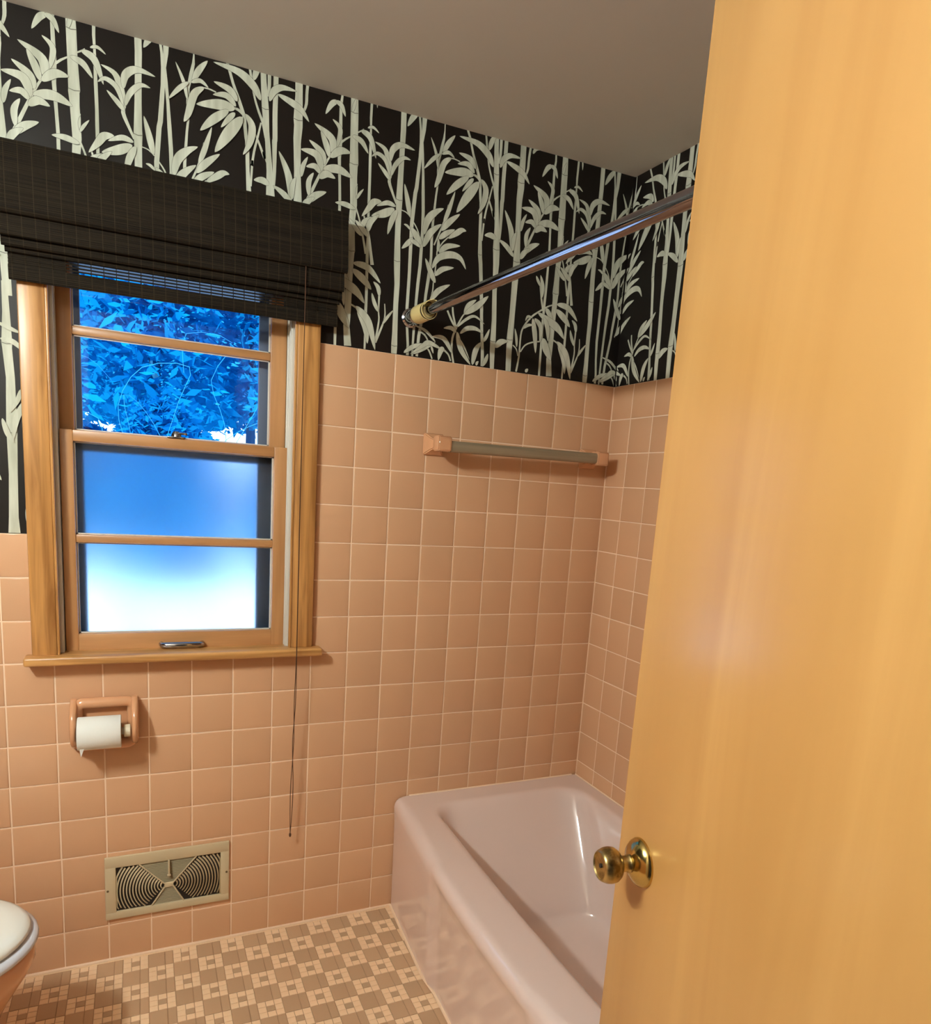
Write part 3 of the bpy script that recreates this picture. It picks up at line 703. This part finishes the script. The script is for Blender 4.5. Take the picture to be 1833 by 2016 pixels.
def sash(name, x0, x1, z0, z1, y, d, gl, gr, gb, gt, mz0, mz1, glass):
    f = MB().box(x0, gl, y, y+d, z0, z1, .003).box(gr, x1, y, y+d, z0, z1, .003)
    s = part(f, name, T_SASH, win)
    rt = lambda mb, n, mm: local(mb, win.location).build(n, mm, s)
    rt(MB().box(gl-.001, gr+.001, y+.0006, y+d-.0006, z0, gb, .003), 'rail', T_SASHH)
    rt(MB().box(gl-.001, gr+.001, y+.0006, y+d-.0006, gt, z1, .003), 'rail', T_SASHH)
    rt(MB().box(gl-.001, gr+.001, y+.003, y+d-.003, mz0, mz1, .004), 'muntin', T_SASHH)
    rt(MB().box(gl-.004, gr+.004, y+d*.55, y+d*.55+.004, gb-.004, mz0+.004), 'pane', glass)
    rt(MB().box(gl-.004, gr+.004, y+d*.55, y+d*.55+.004, mz1-.004, gt+.004), 'pane', glass)
    # light glazing bead round each pane
    bd = MB()
    for a, b in ((gb, mz0), (mz1, gt)):
        for bx in ((gl, gl+.004, a, b), (gr-.004, gr, a, b), (gl, gr, a, a+.003), (gl, gr, b-.003, b)):
            bd.box(bx[0], bx[1], y+d*.40, y+d*.55, bx[2], bx[3])
    rt(bd, 'glazing_bead', T_TRACK)
    return s, rt
ls, lrt = sash('lower_sash', -.632, -.074, .8905, 1.464, .030, .030, -.602, -.111, .944, 1.436, 1.183, 1.204, T_FROST)
us, urt = sash('upper_sash', -.636, -.076, 1.440, 1.953, .064, .028, -.600, -.120, 1.466, 1.925, 1.696, 1.717, T_GLASS)
hd = MB().tube([(-.404, .0285, .911), (-.402, .014, .911), (-.392, .010, .911), (-.312, .010, .911), (-.302, .014, .911), (-.300, .0285, .911)], [.0075, .0075, .0085, .0085, .0075, .0075], 12)
lrt(hd, 'lift_handle', T_CHROME)
lk = MB().box(-.385, -.341, .026, .058, 1.464, 1.468, .0012).lathe([(.014, 1.468), (.013, 1.474), (.008, 1.482), (.0, 1.484)], 20, (-.363, .042, 0))
lk.box(-.366, -.336, .032, .040, 1.474, 1.480, .002)
lrt(lk, 'sash_lock', T_CHROME)
sf = MB()
for a in ((-.645, -.585, .885, 1.96), (-.143, -.062, .885, 1.96), (-.645, -.062, .885, .925), (-.645, -.062, 1.93, 1.96), (-.645, -.062, 1.415, 1.452)): sf.box(a[0], a[1], .120, .135, a[2], a[3], .002)
part(sf, 'storm_frame', T_STORM, win)

# ------------------------------------------------------------------ woven shade
sh = thing('woven_roman_shade', 'dark brown woven roman shade gathered at the top of the window', 'window shade', (-.34, 0, 2.06), 0)
sh.rotation_euler = (0, -.014, 0)
so = Vector(sh.location)
def slab(x0, x1, prof, name, m=T_SHADE):
    L = [[(x, y, z) for (y, z) in prof] for x in (x0, x1)]
    mb = MB().loft(L, True, True); return local(mb, so).build(name, m, sh, 50)
def fold(zt, zb, yf, th=.010):
    pr = [(yf+.004, zt)]
    for k in range(7):
        a = math.pi*k/6; pr.append((yf+th/2-th/2*math.cos(a), zb+th/2-th/2*math.sin(a)))
    pr += [(yf+th, zt)]
    return pr
slab(-.733, .049, [(-.062, 2.066), (-.070, 2.060), (-.078, 1.99), (-.082, 1.925), (-.078, 1.916), (-.072, 1.914), (-.069, 1.92), (-.06, 2.058)], 'valance')
slab(-.729, .043, fold(1.96, 1.870, -.068, .012), 'fold')
slab(-.727, .041, fold(1.92, 1.852, -.055, .012), 'fold')
slab(-.722, .038, fold(1.88, 1.842, -.042, .010), 'fold')
slab(-.718, .034, [(-.036, 1.818), (-.0385, 1.814), (-.0385, 1.790), (-.036, 1.786), (-.030, 1.786), (-.028, 1.790), (-.028, 1.816)], 'hem')
slab(-.733, .046, [(-.06, 2.064), (-.06, 2.03), (.0055, 2.03), (.0055, 2.064)], 'headrail', T_DARK)
for k in range(3):
    z = 1.8220+k*.0072
    slab(-.718, .034, [(-.034, z), (-.034, z+.0030), (-.031, z+.0030), (-.031, z)], 'slat')
for a, b in ((-.7178, -.603), (-.107, .0338)): slab(a, b, [(-.033, 1.814), (-.033, 1.852), (-.029, 1.852), (-.029, 1.814)], 'end_panel')
th = MB()
for k in range(29): th.box(-.712+k*.0265, -.7103+k*.0265, -.0355, -.0345, 1.788, 1.86)
local(th, so).build('stitching', T_SHADE, sh, 0)
cord = thing('shade_cord', 'long thin brown pull cord hanging down from the shade', 'cord', (-.056, -.073, 1.93))
def cordpts(s): return [(-.0575, -.0725, 1.93), (-.0570, -.071, 1.78), (-.0557+s*.0006, -.064, 1.30), (-.0540+s*.0006, -.060, .90), (-.0535+s*.0018, -.050, .74), (-.0535-s*.0016, -.040, .62), (-.0532+s*.0035, -.035, .48), (-.0535+s*.0022, -.032, .38), (-.054, -.030, .325)]
for s in (-1, 1): part(MB().tube(catmull(cordpts(s), 6), .0011, 6), 'strand', T_CORD, cord)
part(MB().lathe([(.0012, 0), (.003, -.002), (.0035, -.007), (.002, -.012), (0, -.013)], 10, (-.054, -.030, .328)), 'end_knot', T_CORD, cord)

# ------------------------------------------------------------------ toilet paper holder
tp = thing('paper_holder', 'peach ceramic toilet paper holder set in the tiles below the window', 'paper holder', (-.543, 0, .715))
path = []
x0, x1_, z0, z1, rr = -.609, -.477, .652, .768, .016
for cx, cz, a0 in ((x1_-rr, z1-rr, 0), (x0+rr, z1-rr, 90), (x0+rr, z0+rr, 180), (x1_-rr, z0+rr, 270)):
    for k in range(6):
        a = R(a0+90*k/5); path.append((cx+rr*math.cos(a), -.014, cz+rr*math.sin(a)))
part(MB().tube(path, .0145, 14, closed=True), 'frame', T_CERAMIC, tp)
part(MB().box(-.606, -.480, -.004, -.0005, .655, .765), 'recess', T_CERAMIC, tp)
for xx in (-.6155, -.4725):
    L = []
    for (zz, d, hw) in ((.779, .020, .0075), (.768, .042, .009), (.748, .064, .009), (.72, .076, .009), (.692, .076, .009), (.674, .062, .0085), (.660, .040, .008), (.650, .020, .007)):
        L.append([(xx+hw*math.copysign(abs(math.cos(a))**.7, math.cos(a)), -d/2-.001-d/2*math.copysign(abs(math.sin(a))**.7, math.sin(a)), zz) for a in [2*math.pi*k/16 for k in range(16)]])
    part(MB().loft(L, True, True), 'arm', T_CERAMIC, tp, 60)
roll = thing('toilet_paper_roll', 'nearly used white toilet paper roll in the peach holder', 'toilet paper', (-.555, -.060, .7015))
n = 36; L = []
for (r_, x) in ((.021, -.605), (.0415, -.605), (.0425, -.6035), (.0425, -.5065), (.0415, -.505), (.021, -.505), (.021, -.605)):
    L.append([(x, -.060+r_*math.cos(2*math.pi*k/n), .7015+r_*math.sin(2*math.pi*k/n)) for k in range(n)])
part(MB().loft(L), 'paper', T_PAPERROLL, roll)
L = []
for (r_, x) in ((.0195, -.6065), (.021, -.6065), (.021, -.5035), (.0195, -.5035), (.0195, -.6065)):
    L.append([(x, -.060+r_*math.cos(2*math.pi*k/24), .7015+r_*math.sin(2*math.pi*k/24)) for k in range(24)])
part(MB().loft(L), 'core', T_CORE, roll)
part(MB().add([(-.600, -.089, .672), (-.589, -.089, .671), (-.597, -.087, .648), (-.600, -.0885, .672), (-.589, -.0885, .671), (-.597, -.0865, .648)], [(0, 1, 2), (5, 4, 3), (0, 3, 4, 1), (1, 4, 5, 2), (2, 5, 3, 0)]), 'torn_end', T_PAPERROLL, roll, 0)

part(MB().tube([(-.6055, -.060, .7015), (-.4825, -.060, .7015)], .0095, 16), 'spindle', T_CREAM, roll)
part(MB().tube([(-.4985, -.060, .7015), (-.4975, -.060, .7015), (-.4835, -.060, .7015), (-.4820, -.060, .7015)], [.013, .0165, .0165, .012], 20), 'spindle_end', T_CREAM, roll)

# ------------------------------------------------------------------ floor register
vt = thing('wall_register', 'cream metal heating register with curved louvers low on the tiled wall', 'vent', (-.39, 0, .22))
vx0, vx1, vz0, vz1 = -.5545, -.2265, .129, .318; ox0, ox1, oz0, oz1 = -.527, -.2505, .152, .285
fr_ = MB().box(vx0, vx1, -.0085, -.0005, oz1, vz1, .0025).box(vx0, vx1, -.0085, -.0005, vz0, oz0, .0025).box(vx0, ox0, -.0085, -.0005, oz0-.004, oz1+.004, .0025).box(ox1, vx1, -.0085, -.0005, oz0-.004, oz1+.004, .0025)
part(fr_, 'frame', T_VENT, vt)
part(MB().box(ox0-.002, ox1+.002, -.0012, -.0004, oz0-.002, oz1+.002), 'duct_back', T_DARK, vt, 0)
hx, hz = -.391, .2085
def arcpart(cx, sgn, r):
    pts = []
    amax = R(46)
    for k in range(25):
        a = -amax+2*amax*k/24; x = cx+sgn*r*math.cos(a); z = hz+r*math.sin(a)
        if ox0+.001 < x < ox1-.001 and oz0+.001 < z < oz1-.001: pts.append((x, z))
    if len(pts) < 3: return
    vs = []; fs = []
    for (x, z) in pts:
        dx, dz = (x-cx)/r, (z-hz)/r
        for (o_, y) in ((-.0016, -.0062), (.0016, -.0038), (.0020, -.0015), (-.0012, -.0022)): vs.append((x+dx*o_, y, z+dz*o_))
    for i in range(len(pts)-1):
        for j in range(4): fs.append((i*4+j, i*4+(j+1) % 4, i*4+4+(j+1) % 4, i*4+4+j))
    part(MB().add(vs, fs), 'louver', T_VENT, vt, 0)
for k in range(17): arcpart(hx-.010, -1, .012+k*.0080)
for k in range(17): arcpart(hx+.010, 1, .012+k*.0080)
for (tx, tz) in ((-.468, oz1), (-.317, oz1), (-.437, oz0), (-.352, oz0)):
    bx = hx+(-.011 if tx < hx else .011)
    part(MB().tube([(bx, -.0062, hz+(.005 if tz > hz else -.005)), (tx, -.0062, tz)], .0022, 6), 'spoke', T_VENT, vt)
for k in range(16):
    z = hz+.007+k*.0047
    if z > oz1: break
    t = (z-hz)/(oz1-hz); a, b = hx-.011-(.466-.402)*t, hx+.011+(.380-.317)*t
    part(MB().add([(a, -.0055, z), (b, -.0055, z), (b, -.0020, z+.0022), (a, -.0020, z+.0022), (a, -.0045, z-.0006), (b, -.0045, z-.0006)], [(0, 1, 2, 3), (4, 5, 1, 0)]), 'louver', T_VENTL, vt, 0)
for k in range(13):
    z = hz-.004-k*.0047
    if z < oz0: break
    t = max(0, (hz-z)/(hz-oz0)); a, b = hx-.011-.035*t, hx+.011+.028*t
    part(MB().add([(a, -.0055, z), (b, -.0055, z), (b, -.0020, z+.0022), (a, -.0020, z+.0022), (a, -.0045, z-.0006), (b, -.0045, z-.0006)], [(0, 1, 2, 3), (4, 5, 1, 0)]), 'louver', T_VENTL, vt, 0)
part(MB().box(hx-.012, hx+.012, -.0068, -.005, hz-.0075, hz+.0075, .001), 'hub', T_VENT, vt)
part(MB().box(-.3935, -.3885, -.016, -.006, .243, .288, .0015).box(-.396, -.386, -.0175, -.012, .240, .247, .002), 'lever', T_VENT, vt)
for sx, sz in ((-.548, .2188), (-.2338, .2213)): part(MB().lathe([(.0032, 0), (.003, .0012), (.0018, .002), (0, .002)], 12, (sx, -.0085, sz), (0, -1, 0)), 'screw', T_SCREW, vt)

# ------------------------------------------------------------------ toilet
TY = -.455
wc = thing('toilet', 'pink toilet with closed white seat and lid beside the window wall', 'toilet', (-1.0, TY, 0))
def egg(xc, af, ab, b, z, n=48, p=1.0):
    out = []
    for k in range(n):
        t = 2*math.pi*k/n; c, s_ = math.cos(t), math.sin(t)
        x = xc+(af if c > 0 else ab)*c; y = TY+b*math.copysign(abs(s_)**p, s_)
        out.append((x, y, z))
    return out
T_WC = T_CERAMIC
bl = [egg(-.99, .20, .22, .115, .0), egg(-.99, .20, .22, .115, .02), egg(-.98, .20, .22, .105, .06), egg(-.97, .20, .22, .100, .13), egg(-.95, .205, .22, .108, .20), egg(-.93, .215, .22, .135, .27), egg(-.91, .232, .22, .165, .33), egg(-.90, .236, .22, .176, .36), egg(-.90, .234, .215, .174, .385), egg(-.90, .228, .21, .170, .394)]
part(MB().loft(bl, True, True), 'bowl', T_WC, wc, 60)
sl2 = [egg(-.90, .225, .20, .168, .394), egg(-.90, .238, .205, .179, .397), egg(-.90, .2435, .208, .183, .404), egg(-.90, .242, .207, .182, .411), egg(-.90, .234, .20, .175, .4155), egg(-.90, .21, .18, .15, .4155)]
part(MB().loft(sl2, True, True), 'seat', T_SEAT, wc, 60)
ll = [egg(-.90, .215, .20, .155, .416), egg(-.90, .226, .203, .166, .418), egg(-.90, .230, .205, .169, .424), egg(-.90, .227, .203, .166, .431), egg(-.90, .217, .195, .156, .437), egg(-.90, .19, .17, .13, .4415), egg(-.90, .12, .11, .08, .4445), egg(-.90, .04, .04, .03, .4455)]
part(MB().loft(ll, True, True), 'lid', T_WHITE, wc, 60)
for hy in (TY-.07, TY+.07): part(MB().box(-1.125, -1.085, hy-.02, hy+.02, .394, .436, .008), 'hinge', T_WHITE, wc)
part(MB().box(-1.43, -1.225, TY-.24, TY+.24, .38, .72, .025, 4), 'tank', T_WC, wc)
part(MB().box(-1.435, -1.215, TY-.25, TY+.25, .722, .762, .012, 3), 'tank_lid', T_WC, wc)
part(MB().box(-1.26, -1.06, TY-.09, TY+.09, .30, .392, .02, 3), 'neck', T_WC, wc)
part(MB().tube([(-1.223, TY-.19, .66), (-1.205, TY-.19, .66), (-1.202, TY-.13, .655)], .007, 8), 'flush_lever', T_CHROME, wc)

# ------------------------------------------------------------------ door
TH = math.atan2(-.985, -.174)
door = thing('door_1', 'birch veneer flush door with brass knob standing open at the right', 'door', (.157, -1.278, .012), TH, kind='structure')
W_ = .70
MB().box(0, W_, 0, .035, 0, 2.02, .0018).build('slab', T_DOOR, door)
MB().box(-.0012, .0, .001, .034, .001, 2.019).build('edge_band', T_DOOREDGE, door, 0)
kz = .897
MB().lathe([(.0325, 0), (.0325, .002), (.031, .0055), (.026, .0105), (.018, .0145), (.013, .0165), (.0115, .017)], 40, (.060, 0, kz), (0, -1, 0)).build('rosette', T_BRASS, door)
kn = MB().lathe([(.0115, .016), (.0125, .019), (.0105, .022), (.0105, .029), (.0135, .0315), (.019, .0345), (.0225, .0395), (.0235, .046), (.0228, .052), (.0205, .0575), (.0188, .060), (.0175, .0605), (.0165, .0585), (.006, .0575), (0, .0575)], 40, (.060, 0, kz), (0, -1, 0))
ko = kn.build('knob', T_BRASSD, door)
MB().lathe([(.003, .057), (.003, .0592), (0, .0592)], 16, (.060, 0, kz), (0, -1, 0)).build('lock_button', T_DARK, ko)
MB().lathe([(.0325, 0), (.031, .0055), (.018, .0145), (.0115, .017), (.0105, .029), (.019, .0345), (.0235, .046), (.0205, .0575), (0, .060)], 40, (.060, .035, kz), (0, 1, 0)).build('knob', T_BRASS, door)
MB().box(-.0022, -.001, .005, .030, kz-.028, kz+.028).box(-.010, -.002, .011, .024, kz-.008, kz+.008, .002).build('latch_plate', T_BRASS, door)
for hz_ in (.2, 1.0, 1.8): MB().tube([(W_+.006, -.004, hz_-.045), (W_+.006, -.004, hz_+.045)], .006, 12).box(W_-.002, W_+.001, 0, .03, hz_-.045, hz_+.045).build('hinge', T_BRASS, door)

# ------------------------------------------------------------------ vanity light (outside the frame, on the left wall)
vl = thing('vanity_light', 'chrome bar light with opal globes high on the left wall', 'wall light', (XL, -1.36, 2.1))
part(MB().box(XL+.001, XL+.035, -1.60, -1.12, 2.055, 2.165, .006), 'backplate', T_CHROME, vl)
for k in range(3):
    yy = -1.48+k*.12
    part(MB().lathe([(.022, 0), (.022, .02), (.017, .028)], 20, (XL+.035, yy, 2.11), (1, 0, 0)), 'socket', T_CHROME, vl)
    part(MB().lathe([(.0, -.045)]+[(.045*math.sin(R(a)), -.045*math.cos(R(a))) for a in range(15, 180, 15)]+[(0, .045)], 24, (XL+.105, yy, 2.11), (1, 0, 0)), 'globe_bulb', T_BULB, vl)

# ------------------------------------------------------------------ outdoors
gnd = MB(); N = 40; vs = []; fs = []
for j in range(N+1):
    for i in range(N+1):
        x = -40+80*i/N; y = .3+69.7*(j/N)**1.5
        h = max(0, min(1, (y-22)/14)); h = h*h*(3-2*h)*4.6
        vs.append((x, y, -.5+h+.12*math.sin(x*.7)*math.sin(y*.5)))
for j in range(N):
    for i in range(N): a = j*(N+1)+i; fs.append((a, a+1, a+N+2, a+N+1))
o = gnd.add(vs, fs).build('ground', T_SNOW, None, 60); tag(o, 'bright snowy ground rising to a bank beyond the window', 'ground', kind='structure')
rnd = random.Random(3)
def foliage(cx, cy, z0, z1, rad, n, size, cone):
    mb = MB()
    for _ in range(n):
        t = rnd.random(); z = z0+(z1-z0)*t
        rr = rad*((1-t)**.8 if cone else math.sqrt(max(0, 1-(2*t-1)**2)))*math.sqrt(rnd.random())
        a = rnd.uniform(0, 2*math.pi); c = Vector((cx+rr*math.cos(a), cy+rr*math.sin(a), z))
        u = Vector((rnd.gauss(0, 1), rnd.gauss(0, 1), rnd.gauss(0, .5))).normalized(); w = u.cross(Vector((rnd.gauss(0, 1), rnd.gauss(0, 1), rnd.gauss(0, 1)))).normalized()
        s = size*rnd.uniform(.5, 1.3)
        mb.add([c-u*s, c+w*s*.35, c+u*s, c-w*s*.35], [(0, 1, 2, 3)])
    return mb
places = ['far left of the front row', 'left of the middle in the front row', 'middle of the front row', 'right of the middle in the front row', 'far right of the front row', 'far left of the back row', 'left of the middle in the back row', 'right of the middle in the back row', 'far right of the back row']
for k, (tx, ty, r_) in enumerate([(-7.0, 14, 1.6), (-3.6, 14, 1.6), (-.2, 14, 1.6), (3.2, 14, 1.6), (6.6, 14, 1.6), (-6.0, 17.8, 2.0), (-1.9, 17.8, 2.0), (2.2, 17.8, 2.0), (6.3, 17.8, 2.0)]):
    t = thing('evergreen_tree', 'tall evergreen tree beyond the window, %s' % places[k], 'tree', (tx, ty, -.5), 0, 'evergreen trees beyond the window')
    part(MB().tube([(tx, ty, -.5), (tx+.05, ty, 4), (tx, ty, 9.5)], [.16, .1, .03], 8), 'trunk', T_BARK, t)
    o = part(foliage(tx, ty, 2.3+rnd.uniform(-.1, .3), 11.5, r_, 7000, .20, True), 'foliage', T_NEEDLES, t, 0); o['kind'] = 'stuff'
for k, (tx, ty, r_, h_) in enumerate([(-7.0, 11.0, 1.0, 2.55), (-4.7, 11.0, 1.0, 2.45), (-2.4, 11.0, 1.0, 2.65), (-.1, 11.0, 1.0, 2.5), (2.2, 11.0, 1.0, 2.35), (4.5, 11.0, 1.0, 2.4), (6.8, 11.0, 1.0, 2.3)]):
    t = thing('shrub', 'low bushy shrub in front of the evergreens, number %s from the left' % ['one', 'two', 'three', 'four', 'five', 'six', 'seven'][k], 'shrub', (tx, ty, -.5), 0, 'shrubs beyond the window')
    part(MB().tube([(tx, ty, -.5), (tx, ty, .8)], [.05, .02], 6), 'stem', T_BARK, t)
    o = part(foliage(tx, ty, -.9, h_, r_, 5000, .13, False), 'foliage', T_SHRUB, t, 0); o['kind'] = 'stuff'
for k in range(6):
    tx, ty = -7.5+k*2.9, 21.0
    t = thing('shrub', 'shrub standing behind the evergreens, number %s from the left' % ['one', 'two', 'three', 'four', 'five', 'six'][k], 'shrub', (tx, ty, -.4), 0, 'shrubs beyond the window')
    part(MB().tube([(tx, ty, -.45), (tx, ty, 1.0)], [.05, .02], 6), 'stem', T_BARK, t)
    o = part(foliage(tx, ty, -.9, 2.5, 1.25, 3500, .15, False), 'foliage', T_SHRUB, t, 0); o['kind'] = 'stuff'
t = thing('bare_bush', 'bare arching twiggy bush standing close to the window', 'bush', (-.1, 6.0, -.5))
mb = MB()
for _ in range(45):
    p = Vector((-.1+rnd.uniform(-.8, .8), 6.0+rnd.uniform(-.3, .3), -.5)); d = Vector((rnd.gauss(0, .35), rnd.gauss(0, .2), 1)); pts = [p]
    for s in range(10):
        d = d+Vector((rnd.gauss(0, .38), rnd.gauss(0, .08), -.05*s+rnd.gauss(0, .14))); p = p+d.normalized()*.42; pts.append(p)
    cp = catmull(pts, 3); mb.tube(cp, [.0042-.00008*i for i in range(len(cp))], 4)
part(mb, 'twigs', T_TWIG, t, 0)['kind'] = 'stuff'
